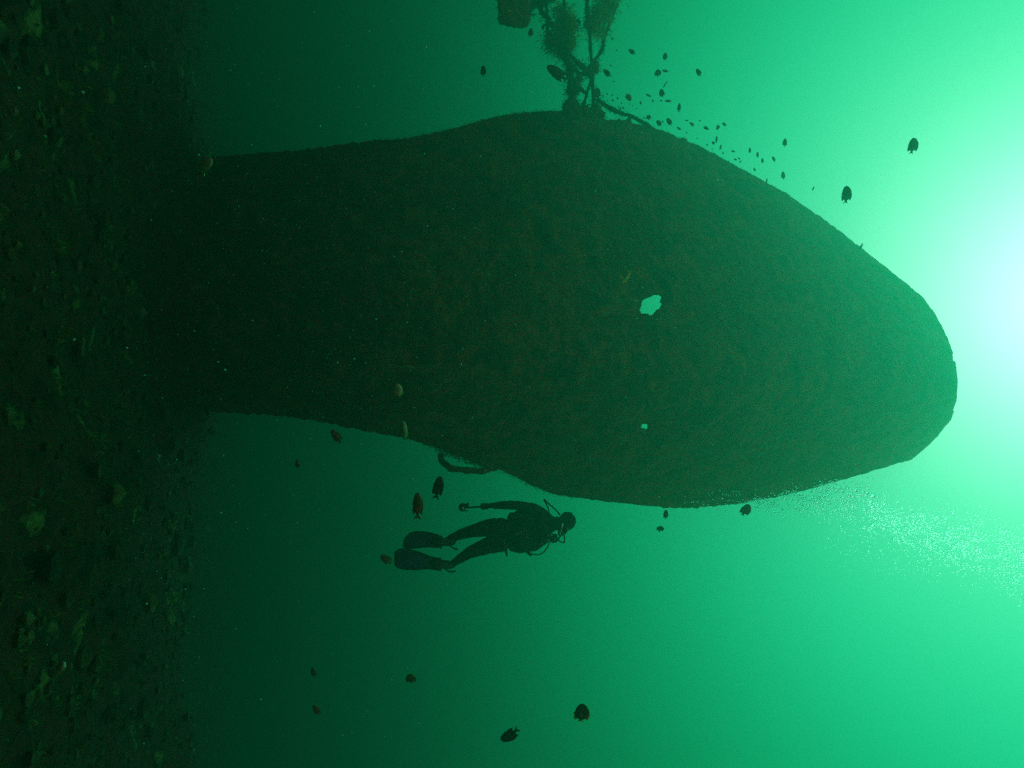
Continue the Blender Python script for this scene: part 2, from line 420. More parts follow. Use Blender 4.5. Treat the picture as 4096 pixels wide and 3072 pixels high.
# yellow star shaped animal on the plating
sf = MB(); c0 = on_hull(2494, 1120, .13); k = mpp(2494, 1120, 9.3)
def off(px, py): return on_hull(2400 + px / 4.424, 1000 + py / 4.424, .36)
cc = off(425, 530)
sf.ell(cc, ((.022, 0, 0), (0, .015, 0), (0, 0, .022)), 10, 7)
for arm in ([(425, 530), (390, 515), (350, 500)], [(425, 530), (400, 575), (372, 610)], [(430, 530), (450, 580), (475, 630)], [(425, 530), (465, 505), (500, 450), (525, 400), (530, 365)], [(355, 500), (352, 455), (355, 420)]):
    q = [off(*a) for a in arm]; n = len(q)
    sf.tube(q, [.038 * (1 - .75 * i / (n - 1)) for i in range(n)], 7)
M_yel = mat('yellow_animal', [(.8, .66, .03), (.95, .85, .08)], 30, .8)
props(mk('sea_star', sf.out(), M_yel), 'small yellow star shaped animal with one long curled arm, on the hull beside the hole', 'sea star')

# ------------------------------------------------------------------ ropes and struts at the hull edge
def Z1(x, y, Y=10.9): return P(1850 + x * .3617, y * .3617, Y)
tang = empty('rope_tangle', Z1(1300, 1200))
props(tang, 'tangle of ropes and struts hung with weed, rising off the upper hull edge', 'rigging')
def strut(name, pts, r, mt=M_rope, fuzz=0, amp=.03):
    mb = MB(); q = rough_path([Z1(*p) for p in pts], .06, amp, 3)
    mb.tube(q, [r * (.75 + .8 * abs(noise.noise(p * 7))) for p in q], 7)
    if fuzz: tufts(mb, q, r * 1.0, fuzz, .08, .12)
    return mk(name, mb.out(), mt, tang)
strut('strut', [(1225, 1200, 10.9), (1215, 1020, 10.9), (1195, 850, 10.9), (1175, 720, 10.9), (1110, 580, 10.9), (1040, 400, 10.9)], .075, fuzz=420)
strut('strut', [(1435, 1160, 10.9), (1440, 1000, 10.9), (1430, 850, 10.9), (1440, 760, 10.9), (1425, 640, 10.9), (1410, 420, 10.9), (1395, 250, 10.9), (1380, 100, 10.9), (1370, -150, 10.9)], .04, fuzz=200)
strut('strut', [(1430, 820, 11.1), (1440, 700, 11.1), (1490, 640, 11.1), (1530, 560, 11.1), (1570, 430, 11.1), (1620, 280, 11.1), (1680, 120, 11.1), (1730, -120, 11.1)], .035, fuzz=200)
strut('rope', [(1020, 330, 10.8), (945, 210, 10.8), (865, 130, 10.8), (858, -120, 10.8)], .04, fuzz=160)
strut('rope', [(960, 420, 11), (945, 280, 11), (930, 170, 11), (925, 60, 11), (905, -120, 11)], .03, fuzz=120)
strut('rope', [(1140, 300, 10.9), (1135, 150, 10.9), (1115, -120, 10.9)], .028, fuzz=80)
strut('crossbar', [(1150, 590, 10.9), (1230, 665, 10.9), (1300, 720, 10.9), (1360, 765, 10.9), (1440, 800, 10.9)], .042, fuzz=160)
strut('crossbar', [(1200, 700, 10.95), (1280, 800, 10.95), (1360, 820, 10.95), (1430, 840, 10.95)], .035, fuzz=160)
strut('crossbar', [(1215, 880, 10.9), (1280, 950, 10.9), (1350, 1020, 10.9)], .03, fuzz=60)
strut('rope', [(1420, 900, 10.9), (1370, 1010, 10.9), (1345, 1090, 10.9), (1305, 1200, 10.9)], .026, fuzz=50)
strut('rope', [(1225, 1040, 10.9), (1260, 1110, 10.9), (1290, 1190, 10.9)], .022, fuzz=30)
def zc(lst, **k): return clump([(1850 + a * .3617, b * .3617, Y, r * .3617) for a, b, Y, r in lst], 0, parent=tang, name='weed_clump', **k)
zc([(1100, 430, 10.9, 95), (1000, 460, 10.9, 70), (1170, 440, 10.9, 60), (1110, 330, 10.9, 75), (1110, 520, 10.9, 65), (1090, 250, 10.9, 50), (980, 380, 10.9, 40)], leaf=900, lsize=.13, core=.32, spread=.05, voxel=.02)
zc([(1160, 230, 10.9, 45), (1170, 290, 10.9, 40), (1090, 120, 11, 30)], leaf=420, lsize=.14, mt=M_growth2, core=.42, spread=.06)
zc([(1400, 275, 10.8, 78), (1450, 250, 10.8, 60), (1360, 270, 10.8, 35)], leaf=200, lsize=.05)
zc([(1520, 120, 11, 70), (1560, 30, 11, 75), (1490, 200, 11, 60), (1580, 180, 11, 55), (1540, 280, 11, 50), (1500, 360, 11, 38), (1620, 60, 11, 55), (1450, 120, 11, 40), (1650, -30, 11, 60), (1560, -60, 11, 60)], leaf=900, lsize=.13, core=.30, spread=.055, voxel=.02)
zc([(1450, 760, 10.9, 50), (1470, 700, 10.9, 30), (1400, 800, 10.9, 35), (1350, 800, 10.9, 25)], leaf=240, lsize=.07)
zc([(1500, 1020, 10.9, 44)], leaf=60, lsize=.04)
zc([(1200, 1000, 10.9, 28), (1190, 760, 10.9, 22), (1250, 1010, 10.9, 30), (1280, 870, 11, 26)], leaf=420, lsize=.12)
# pale net-like streamers
mb = MB()
for i in range(240):
    a = (random.uniform(1450, 1720), random.uniform(-40, 420)); 
    if a[0] > 1740 - a[1] * .42: continue
    p = Z1(a[0], a[1], 10.8 + random.uniform(-.2, .2)); d = (Z1(a[0] - 35, a[1] + 95) - Z1(a[0], a[1])) * random.uniform(.3, .9)
    q = d.cross(F).normalized() * random.uniform(.003, .01)
    mb.add([p - q, p + q, p + d * .6 + q + noise.noise_vector(p * 3) * .03, p + d], [(0, 1, 2, 3)])
mk('weed_fringe', mb.out(), M_growth2, tang, smooth=False)['kind'] = 'stuff'
# the rope that runs on along the hull edge
mb = MB(); q = rough_path([Z1(*p) for p in ((1490, 1100, 10.9), (1600, 1175, 10.9), (1690, 1235, 10.9), (1850, 1280, 10.9), (1980, 1340, 10.95), (2075, 1410, 11.0))], .05, .02, 4)
mb.tube(q, [.028 + .03 * abs(noise.noise(p * 5)) for p in q], 7); tufts(mb, q[:len(q) // 2], .03, 220, .06, .15); tufts(mb, q, .02, 100, .05, .15)
props(mk('rope', mb.out(), M_rope), 'thick fouled rope sagging along the upper hull edge from the foot of the tangle', 'rope')
# the block
blk = [(405, -160), (400, 60), (398, 225), (430, 262), (560, 280), (640, 297), (690, 298), (728, 255), (738, 170), (742, 60), (748, -160)]
def prism(poly, Y0, Y1, rd=.9):
    v = []; n = len(poly); cx = sum(a for a, b in poly) / n; cy = sum(b for a, b in poly) / n
    rings = ((Y0, rd), (Y0 + .08, 1), (Y1 - .08, 1), (Y1, rd))
    for Y, s in rings:
        for a, b in poly: v.append(Z1(cx + (a - cx) * s, cy + (b - cy) * s, Y))
    f = [tuple(reversed(range(n))), tuple(range(3 * n, 4 * n))]
    for r in range(3):
        for i in range(n): f.append((r * n + i, r * n + (i + 1) % n, (r + 1) * n + (i + 1) % n, (r + 1) * n + i))
    return v, f
v, f = prism(blk, 10.4, 11.5)
v, f = fuse((v, f), .03, 3, .035, 5)
bm = MB(); bm.add(v, f); tufts(bm, v, .005, 500, .05, .2)
props(mk('mooring_block', bm.out(), M_hull, smooth=False), 'dark squarish block with rounded corners beside the ropes at the top edge', 'block')
mb = MB(); q = rough_path([Z1(*p) for p in ((745, 40, 10.9), (800, 30, 10.9), (870, 20, 10.9), (990, -10, 10.9))], .05, .02, 5); mb.tube(q, .03, 6); tufts(mb, q, .04, 300, .1, .12)
tufts(mb, [Z1(735, 140, 10.8), Z1(745, 60, 10.8)], .04, 120, .1, .12)
mk('rope', mb.out(), M_rope, tang)

#@@DIVER start
# ------------------------------------------------------------------ diver
DY = 7.9
def D(x, y, d=0.0): return P(1500 + x / 2.458, 1900 + y / 2.458, DY + d)
dv = empty('person', D(1290, 560))
props(dv, 'scuba diver in black suit and blue fins, holding a pole camera beside the hull', 'diver')
U_ = (D(1800, 500) - D(1700, 500)).normalized()      # towards the head in the picture
Wd = (D(1500, 600) - D(1500, 500)).normalized()      # image down
def chain(mb, pts, n=10):
    for (a, b) in zip(pts[:-1], pts[1:]): mb.cap(D(*a[:3]), D(*b[:3]), a[3], b[3], n)
b = MB()
# torso, neck, head
def slab(x, y, d, hx, hy, hd): b.ell(D(x, y, d), (U_ * hx, Wd * hy, F * hd), 20, 12)
slab(1270, 585, 0, .15, .19, .125); slab(1380, 560, 0, .20, .185, .12); slab(1520, 535, 0, .22, .20, .13)
slab(1630, 510, 0, .16, .225, .13); slab(1700, 490, 0, .09, .15, .10)
chain(b, [(1700, 485, 0, .10), (1775, 478, -.01, .086), (1850, 470, -.02, .085)])
slab(1893, 452, -.01, .120, .118, .120)
slab(1845, 520, -.06, .075, .08, .085)                  # jaw and cheeks
b.ell(D(1835, 545, -.10), (U_ * .02, Wd * .022, F * .022), 8, 6)   # nose under the mask
for s_ in (-1, 1): b.ell(D(1880, 470 + s_ * 6, -.01 - s_ * .10), (U_ * .03, Wd * .02, F * .02), 8, 6)  # ears under the hood
# arm held down along the side, gripping the camera pole
chain(b, [(1650, 395, 0, .085), (1560, 330, -.02, .070), (1400, 298, -.05, .058), (1300, 298, -.06, .055), (1190, 300, -.06, .043), (1140, 300, -.06, .034)])
b.ell(D(1098, 303, -.06), (U_ * .050, Wd * .038, F * .020), 12, 8)
for k, (dy_, ln) in enumerate(((-24, 1.0), (-9, 1.12), (7, 1.05), (21, .85))):
    p = [(1072, 303 + dy_, -.07, .0105), (1072 - 26 * ln, 303 + dy_ * .9 + 4, -.098, .0098), (1072 - 30 * ln, 309 + dy_ * .5, -.062, .009), (1072 - 8 * ln, 312 + dy_ * .4, -.042, .0085)]
    chain(b, p, 6)
chain(b, [(1108, 325, -.06, .012), (1078, 338, -.07, .0105), (1052, 331, -.085, .0095)], 6)
# other arm bent across the chest
chain(b, [(1655, 620, -.03, .085), (1560, 690, -.05, .066), (1470, 715, -.11, .060), (1425, 690, -.17, .050), (1432, 640, -.22, .042), (1440, 605, -.235, .034)])
b.ell(D(1446, 578, -.24), (U_ * .036, Wd * .045, F * .02), 12, 8)
for k, (dx_, ln) in enumerate(((-24, .9), (-8, 1.1), (8, 1.12), (22, 1.0))):
    chain(b, [(1446 + dx_, 550, -.245, .0105), (1444 + dx_, 550 - 24 * ln, -.262, .0098), (1442 + dx_ * .9, 550 - 40 * ln, -.24, .009), (1442 + dx_ * .8, 550 - 44 * ln, -.215, .0085)], 6)
chain(b, [(1474, 590, -.24, .012), (1492, 566, -.255, .0105), (1488, 546, -.25, .0095)], 6)
# legs
chain(b, [(1240, 510, 0, .115), (1110, 520, -.02, .108), (960, 552, -.04, .076), (850, 582, .02, .066), (770, 612, .05, .050), (725, 635, .06, .048)], 12)
chain(b, [(1235, 665, 0, .115), (1110, 695, -.03, .105), (950, 752, -.04, .074), (880, 795, .0, .064), (800, 848, .03, .050), (750, 880, .04, .048)], 12)
v, f = fuse(b.out(), .0065, 5, .006, 14)
mk('body', (v, f), M_suit, dv)
# vest
b = MB()
def blob(x, y, d, hx, hy, hd): b.ell(D(x, y, d), (U_ * hx, Wd * hy, F * hd), 20, 12)
for a in ((1345, 420, 0, .06, .07, .10), (1420, 400, -.01, .09, .065, .12), (1530, 400, -.01, .11, .07, .13), (1620, 420, -.05, .09, .06, .13),
          (1360, 695, -.01, .07, .075, .10), (1440, 700, -.02, .10, .08, .12), (1540, 690, -.02, .11, .08, .13), (1620, 650, -.05, .09, .07, .13), (1690, 590, -.05, .06, .07, .12),
          (1480, 450, -.07, .15, .075, .09), (1480, 650, -.08, .15, .075, .08), (1400, 560, .03, .10, .17, .12), (1560, 545, .05, .2, .19, .12), (1720, 440, -.02, .06, .07, .12)):
    blob(*a)
for a in ((1400, 410, -.02, .10, .055, .10), (1480, 405, -.02, .12, .055, .11), (1560, 405, -.03, .12, .06, .11), (1400, 700, -.02, .10, .07, .10), (1490, 700, -.03, .12, .07, .11), (1580, 670, -.05, .11, .065, .11), (1660, 620, -.06, .09, .06, .10), (1660, 430, -.05, .09, .055, .10)): blob(*a)
v, f = fuse(b.out(), .009, 14, .015, 12)
vest = mk('buoyancy_vest', (v, f), M_vest, dv)
def ring(c, r, th, ax1, ax2, mt, name, parent, nseg=14):
    mb = MB(); mb.tube([c + ax1 * math.cos(a) * r[0] + ax2 * math.sin(a) * r[1] for a in [2 * math.pi * i / nseg for i in range(nseg + 1)]], th, 6)
    return mk(name, mb.out(), mt, parent)
for x, y, r in ((1400, 577, (.016, .009)), (1430, 562, (.011, .008)), (1458, 552, (.008, .005)), (1482, 547, (.007, .005)), (1489, 612, (.006, .013))):
    ring(D(x, y, -.275), r, .0035, U_, Wd, M_metal, 'buckle', vest, 10)
ring(D(1704, 648, -.20), (.012, .019), .004, U_, Wd, M_metal, 'buckle', vest, 10)
mb = MB(); mb.box(D(1478, 352, -.1), (U_ * .035, Wd * .006, F * .02)); mk('shoulder_strap', mb.out(), M_rub, vest)
mb = MB(); mb.cap(D(1282, 725, -.05), D(1293, 772, -.05), .017, .014); mb.box(D(1296, 788, -.05), (U_ * .012, Wd * .015, F * .008)); mk('pocket_tag', mb.out(), M_vest, vest)
# tank on the back
mb = MB(); a0 = D(1330, 540, .25); a1 = D(1680, 505, .24)
mb.tube([a0 - U_ * .03, a0, a1, a1 + U_ * .04, a1 + U_ * .06, a1 + U_ * .10], [.06, .088, .088, .06, .022, .022], 20)
tk = mk('air_tank', mb.out(), M_tank, dv)
mb = MB(); mb.box(a1 + U_ * .115, (U_ * .025, Wd * .035, F * .025)); mb.tube([a1 + U_ * .115 + Wd * .03, a1 + U_ * .115 + Wd * .07], .02, 10); mk('tank_valve', mb.out(), M_metal, tk)
# hood, mask, regulator
n_ = (Wd * .80 - U_ * .42 - F * .50).normalized()        # where the face points
up_ = (U_ - n_ * U_.dot(n_)).normalized(); sd_ = n_.cross(up_).normalized()
fc = D(1872, 490, -.03)
mc = fc + n_ * .085 + up_ * .0
mb = MB(); seg = 22; ringp = lambda r, h: [mc + n_ * h + sd_ * math.cos(t) * .085 * r + up_ * math.copysign(abs(math.sin(t)) ** .8, math.sin(t)) * .048 * r for t in [2 * math.pi * i / seg for i in range(seg)]]
vv = ringp(1.0, -.035) + ringp(1.06, -.005) + ringp(1.0, .022) + ringp(.86, .022) + ringp(.86, .012)
ff = [(r * seg + i, r * seg + (i + 1) % seg, (r + 1) * seg + (i + 1) % seg, (r + 1) * seg + i) for r in range(4) for i in range(seg)]
mb.add(vv, ff); mask = mk('mask', mb.out(), M_rub, dv)
mb = MB()
for s_ in (-1, 1): mb.ell(mc + n_ * .010 + sd_ * s_ * .036, (sd_ * .032, up_ * .036, n_ * .006), 14, 6)
mk('lens', mb.out(), M_glass, mask)
mb = MB(); hc = D(1893, 455, -.01)
mb.tube([hc + (n_ * math.cos(t) + sd_ * math.sin(t)) * .118 - up_ * .004 for t in [math.radians(40 + 280 * i / 20) for i in range(21)]], .009, 6); mk('mask_strap', mb.out(), M_rub, mask)
def facet(mb, c, a, b_):     # small mirror facet added as a glint, tilted up into the light
    a *= 2.2; b_ *= 2.0; n = ((CAM - c).normalized() + Vector((.27, .40, .88)).normalized()).normalized(); u = (U_ - n * U_.dot(n)).normalized(); mb.box(c, (u * a, n.cross(u) * b_, n * .003))
mb = MB(); facet(mb, D(1842, 500, -.165), .012, .018); facet(mb, D(1850, 492, -.16), .006, .008); mk('mask_glint', mb.out(), M_glass, mask)  # no real part: mirror facets added to make the mask glint
mb = MB(); rc = D(1828, 565, -.12)
mb.tube([rc - n_ * .03, rc, rc + n_ * .02, rc + n_ * .035], [.028, .038, .040, .030], 16)
mb.tube([rc - n_ * .03, rc - n_ * .06], .018, 10); mb.cap(rc + sd_ * .02, rc + sd_ * .055, .016)
reg = mk('regulator', mb.out(), M_rub, dv)
mb = MB(); mb.tube([rc + n_ * .034, rc + n_ * .042], [.024, .022], 14); facet(mb, D(1833, 545, -.19), .008, .009); facet(mb, D(1822, 574, -.19), .012, .006); mk('purge_cover_glints', mb.out(), M_metal, reg)  # cover disc, plus facets added as highlights on the regulator
def hose(pts, r=.0095):
    q = [D(*p) for p in pts]; out = []
    for i in range(len(q) - 1):
        p0 = q[max(i - 1, 0)]; p1 = q[i]; p2 = q[i + 1]; p3 = q[min(i + 2, len(q) - 1)]
        for k in range(6):
            t = k / 6
            out.append(.5 * ((2 * p1) + (p2 - p0) * t + (2 * p0 - 5 * p1 + 4 * p2 - p3) * t * t + (3 * p1 - p0 - 3 * p2 + p3) * t ** 3))
    out.append(q[-1]); mb = MB(); mb.tube(out, r, 8); return mk('hose', mb.out(), M_rub, dv)
hose([(1720, 400, .2), (1700, 320, .12), (1672, 262, .08), (1664, 240, .05), (1700, 277, .02), (1750, 318, -.02), (1800, 368, -.06), (1835, 430, -.14)])
hose([(1845, 560, -.13), (1860, 600, -.12), (1863, 650, -.08), (1855, 664, -.05), (1830, 658, .0), (1788, 628, .08), (1730, 560, .2)])
hose([(1545, 777, -.12), (1590, 784, -.10), (1640, 772, -.06), (1685, 725, -.02), (1715, 665, .04), (1730, 600, .15)], .0085)
hose([(1790, 640, -.03), (1822, 600, -.10), (1835, 575, -.12)], .012)
mb = MB(); mb.cap(D(1500, 752, -.12), D(1530, 782, -.12), .026, .022); mk('gauge', mb.out(), M_rub, dv)
mb = MB(); mb.cap(D(1735, 630, -.05), D(1775, 600, -.05), .035, .03); mb.cap(D(1745, 655, -.02), D(1780, 650, -.02), .02); mk('spare_regulator', mb.out(), M_rub, dv)
# fins
def fin(top, bot, d0, d1, sock, strap, x_heel):
    n = len(top); v = []; rows = 9
    for i, ((xt, yt), (xb, yb)) in enumerate(zip(top, bot)):
        d = d0 + (d1 - d0) * i / (n - 1)
        for j in range(rows):
            t = j / (rows - 1); bow = math.sin(t * math.pi) * .03 * i / (n - 1); rib = .006 if j % 2 else 0
            v.append(D(xt + (xb - xt) * t, yt + (yb - yt) * t, d + bow - rib))
    f_ = [(i * rows + j, i * rows + j + 1, (i + 1) * rows + j + 1, (i + 1) * rows + j) for i in range(n - 1) for j in range(rows - 1)]
    o = mk('fin', (v, f_), M_fin, dv); s_ = o.modifiers.new('t', 'SOLIDIFY'); s_.thickness = .010; s_.offset = 0
    for e in (0, rows - 1):
        mb = MB(); mb.tube([v[i * rows + e] for i in range(n)], [.013 * (1 - .6 * i / (n - 1)) for i in range(n)], 7); mk('side_rail', mb.out(), M_rub, o)
    mb = MB(); 
    for a_, b_ in zip(sock[:-1], sock[1:]): mb.cap(D(*a_[:3]), D(*b_[:3]), a_[3], b_[3], 12)
    vv, ff = fuse(mb.out(), .007, 4); mk('foot_pocket', (vv, ff), M_rub, o)
    mb = MB(); mb.tube([D(*p) for p in strap], [.007, .009, .012, .012, .008][:len(strap)], 6, flat=.6); mk('strap', mb.out(), M_rub, o)
fin([(660, 612), (600, 588), (540, 572), (470, 560), (400, 559), (345, 572), (318, 596), (296, 620), (282, 648)],
    [(660, 712), (600, 707), (540, 703), (470, 708), (400, 716), (345, 721), (318, 722), (296, 716), (276, 700)], -.02, .10,
    [(762, 655, .05, .048), (730, 660, .04, .052), (690, 660, .01, .050), (640, 655, -.01, .056), (590, 648, -.01, .05)],
    [(735, 690, .0), (752, 708, -.02), (775, 722, -.03), (800, 729, -.03), (818, 733, -.02)], 760)
fin([(650, 824), (590, 818), (530, 800), (470, 775), (400, 750), (330, 733), (270, 726), (225, 735), (190, 770)],
    [(650, 940), (590, 925), (530, 918), (470, 922), (400, 928), (330, 930), (270, 924), (225, 912), (190, 885)], -.06, .02,
    [(745, 885, .03, .048), (720, 885, .02, .054), (680, 880, -.01, .054), (630, 876, -.04, .060), (585, 868, -.05, .054)],
    [(690, 930, -.02), (715, 944, -.03), (745, 951, -.03), (775, 950, -.03), (795, 945, -.03)], 745)

# the camera on its pole, held in the lowered hand
cr_ = empty('action_camera', D(930, 315, -.07)); props(cr_, 'small camera with round dome port on a short pole, held in the diver\'s lowered hand', 'camera')
mb = MB(); mb.tube([D(1120, 311, -.055), D(1040, 314, -.065), D(925, 318, -.07)], [.013, .0125, .011], 10); mk('pole', mb.out(), M_rub, cr_)
mb = MB(); mb.box(D(900, 305, -.07), (U_ * .030, Wd * .028, F * .025)); mb.box(D(912, 287, -.07), (U_ * .010, Wd * .014, F * .02)); mb.box(D(893, 352, -.06), (U_ * .020, Wd * .005, F * .014)); mk('housing', mb.out(), M_rub, cr_)
mb = MB(); k0 = D(868, 318, -.07); ns = 16
for a_ in range(1): mb.tube([k0 + U_ * .0, k0 - U_ * .015], [.052, .056], 18)
mk('port_ring', mb.out(), M_rub, cr_)
mb = MB(); mb.ell(k0 - U_ * .015, (Wd * .049, F * .049, U_ * .045), 18, 12); mk('dome_port', mb.out(), mat('dome_acrylic', [(.02, .03, .03), (.03, .04, .04)], 3, .05, spec=.8), cr_)
mb = MB(); facet(mb, D(868, 324, -.14), .010, .007); facet(mb, D(863, 335, -.14), .005, .009); mk('dome_glint_facets', mb.out(), M_glass, cr_)  # mirror chips added in front of the dome as its highlight
#@@DIVER end
#@@FISH start
# ------------------------------------------------------------------ fish
FM = {'dark': (mat('dark_fish_skin', [(.03, .03, .02), (.06, .05, .03)], 9, .5), mat('dark_fish_fin', [(.03, .03, .02), (.07, .06, .04)], 9, .6, trans=.5)),
      'yellow': (mat('dark_fish_skin', [(.02, .03, .03), (.04, .05, .04)], 9, .5), mat('yellow_fish_fin', [(.55, .5, .03), (.8, .75, .05)], 9, .6, trans=.5)),
      'brown': (mat('brown_fish_skin', [(.12, .07, .02), (.25, .16, .04)], 14, .5), mat('brown_fish_fin', [(.3, .22, .04), (.45, .34, .07)], 9, .6, trans=.5)),
      'olive': (mat('olive_fish_skin', [(.10, .12, .02), (.18, .2, .04)], 14, .5), mat('olive_fish_fin', [(.2, .2, .04), (.3, .3, .06)], 9, .6, trans=.5)),
      'pale': (mat('pale_fish_skin', [(.35, .5, .42), (.6, .75, .65)], 12, .5), mat('pale_fish_fin', [(.25, .4, .2), (.4, .5, .25)], 9, .6, trans=.5)),
      'bright': (mat('white_fish_skin', [(.75, .9, .85), (.9, 1, .95)], 12, .5), mat('amber_fish_fin', [(.5, .4, .03), (.65, .5, .06)], 9, .6, trans=.5)),
      'red': (mat('reddish_fish_skin', [(.2, .07, .05), (.35, .14, .09)], 12, .5), mat('reddish_fish_fin', [(.3, .15, .1), (.4, .2, .15)], 9, .6, trans=.5))}
M_eye = mat('fish_eye', [(.01, .01, .01), (.02, .02, .02)], 5, .15)
def body_profile(h):
    # (x, top, bottom, half width) for a unit long fish, head at +x
    return [(.50, .03 * h, -.05 * h, .008), (.485, .11 * h, -.14 * h, .03), (.45, .21 * h, -.24 * h, .055), (.37, .34 * h, -.35 * h, .08), (.25, .44 * h, -.44 * h, .095),
            (.09, .49 * h, -.49 * h, .092), (-.08, .46 * h, -.46 * h, .076), (-.20, .36 * h, -.36 * h, .055), (-.29, .22 * h, -.22 * h, .035), (-.35, .10 * h + .012, -.10 * h - .012, .02), (-.39, .08 * h + .012, -.08 * h - .012, .013)]
def fish_meshes(h, bend=0.0):
    P_ = body_profile(h); seg = 12; b_ = MB(); v = []; fx = []
    def bd(x, y, z): return Vector((x, y + bend * (x - .1) ** 2 * (1 if x < .1 else .1), z))
    for x, t, bo, w_ in P_:
        cz = (t + bo) / 2; hz_ = (t - bo) / 2
        for j in range(seg):
            a = 2 * math.pi * j / seg; v.append(bd(x, math.sin(a) * w_, cz + math.cos(a) * hz_))
    for i in range(len(P_) - 1):
        for j in range(seg): fx.append((i * seg + j, (i + 1) * seg + j, (i + 1) * seg + (j + 1) % seg, i * seg + (j + 1) % seg))
    fx.append(tuple(range(seg))); fx.append(tuple(reversed([(len(P_) - 1) * seg + j for j in range(seg)])))
    b_.add(v, fx)
    def plate(poly, th=.006, side=0):
        m_ = MB(); n = len(poly); vv = []
        for s_ in (1, -1):
            for x, z in poly: vv.append(bd(x, s_ * th + side, z))
        ff = [tuple(range(n)), tuple(reversed(range(n, 2 * n)))] + [(i, i + n, (i + 1) % n + n, (i + 1) % n) for i in range(n)]
        m_.add(vv, ff); return m_
    hh = h * .5
    tail = plate([(-.36, .05 * h + .012), (-.43, .10), (-.51, .145), (-.50, .10), (-.455, .02), (-.45, -.02), (-.50, -.10), (-.525, -.15), (-.43, -.10), (-.36, -.05 * h - .012)])
    dor = plate([(.30, hh * .78), (.20, hh * 1.0), (.0, hh * 1.12), (-.14, hh * 1.1), (-.26, hh * 1.02), (-.36, hh * .86), (-.30, hh * .62), (-.26, hh * .40), (-.12, hh * .80), (.05, hh * .93), (.18, hh * .88)])
    anal = plate([(.0, -hh * .93), (-.10, -hh * 1.08), (-.22, -hh * 1.06), (-.37, -hh * .84), (-.30, -hh * .58), (-.26, -hh * .40), (-.12, -hh * .76)])
    pel = plate([(.16, -hh * .88), (.08, -hh * 1.08), (-.06, -hh * 1.16), (.04, -hh * .95)])
    pec = []
    for s_ in (1, -1):
        m_ = MB(); vv = [Vector((.20, s_ * .085, -.02)), Vector((.08, s_ * .17, .03)), Vector((.02, s_ * .17, -.04)), Vector((.08, s_ * .13, -.10)), Vector((.18, s_ * .085, -.08))]
        k_ = [p + Vector((.0, s_ * .006, .004)) for p in vv]; n = 5
        m_.add(vv + k_, [tuple(range(n)), tuple(reversed(range(n, 2 * n)))] + [(i, i + n, (i + 1) % n + n, (i + 1) % n) for i in range(n)]); pec.append(m_)
    eye = []
    for s_ in (1, -1):
        m_ = MB(); m_.ell((.385, s_ * .058, .06 * h + .01), ((.024, 0, 0), (0, .012, 0), (0, 0, .024)), 10, 6); eye.append(m_)
    return b_, tail, dor, anal, pel, pec, eye
cache = {}
def fish_mesh_set(kind, h, bend, simple):
    key = (kind, round(h, 2), round(bend, 2), simple)
    if key in cache: return cache[key]
    b_, tail, dor, anal, pel, pec, eye = fish_meshes(h, bend); bm_, fm_ = FM[kind]
    def me(name, mb, m_):
        d = bpy.data.meshes.new(name); d.from_pydata([tuple(v) for v in mb.v], [], mb.f); d.update(); d.materials.append(m_)
        d.polygons.foreach_set('use_smooth', [len(p.vertices) == 4 and name == 'body' or name == 'eye' for p in d.polygons]); return d
    if simple:
        for q in (tail, dor, anal, pel): b_.add(q.v, q.f)
        r = [('fish', me('fish', b_, bm_))]
    else:
        r = [('body', me('body', b_, bm_)), ('tail_fin', me('tail_fin', tail, fm_)), ('dorsal_fin', me('dorsal_fin', dor, fm_)), ('anal_fin', me('anal_fin', anal, fm_)), ('pelvic_fin', me('pelvic_fin', pel, bm_)),
             ('pectoral_fin', me('pectoral_fin', pec[0], fm_)), ('pectoral_fin', me('pectoral_fin', pec[1], fm_)), ('eye', me('eye', eye[0], M_eye)), ('eye', me('eye', eye[1], M_eye))]
    cache[key] = r; return r
def fish(x, y, ln, deg, Y, kind='dark', h=.5, turn=0.0, bend=0.0, label=None, group=None, simple=None, flip=False, lim=30):
    """ln: seen length in photograph pixels; deg: heading in the picture (0 right, 90 up); turn: degrees turned towards the lens"""
    simple = ln < lim if simple is None else simple
    if not bend: bend = random.choice((-.5, -.3, -.15, .15, .3, .45))
    a = math.radians(deg); r = ray(x, y).normalized()
    X = RT * math.cos(a) + UP * math.sin(a)
    Z = RT - X * RT.dot(X)
    if Z.length < .2: Z = UP - X * UP.dot(X)
    Z.normalize()
    if flip: Z = -Z
    T = math.radians(turn); Yv = Z.cross(X)
    X2 = X * math.cos(T) + Yv * math.sin(T); Yv = Z.cross(X2)
    s_ = ln * mpp(x, y, Y) / max(.35, abs(math.cos(T)))
    M = Matrix.Identity(4); pos = P(x, y, Y)
    for i, ax in enumerate((X2, Yv, Z)):
        for j in range(3): M[j][i] = ax[j] * s_
    M.translation = pos
    st_ = fish_mesh_set(kind, h, bend, simple)
    if simple:
        o = bpy.data.objects.new('fish', st_[0][1]); C.objects.link(o); o.matrix_world = M
    else:
        o = bpy.data.objects.new('fish', None); C.objects.link(o); o.matrix_world = M
        for nm, d in st_:
            c = bpy.data.objects.new(nm, d); C.objects.link(c); c.parent = o
    props(o, label, 'fish', group); return o
G1 = 'fish swimming round the wreck'
G2 = 'small fish schooling off the upper hull edge'
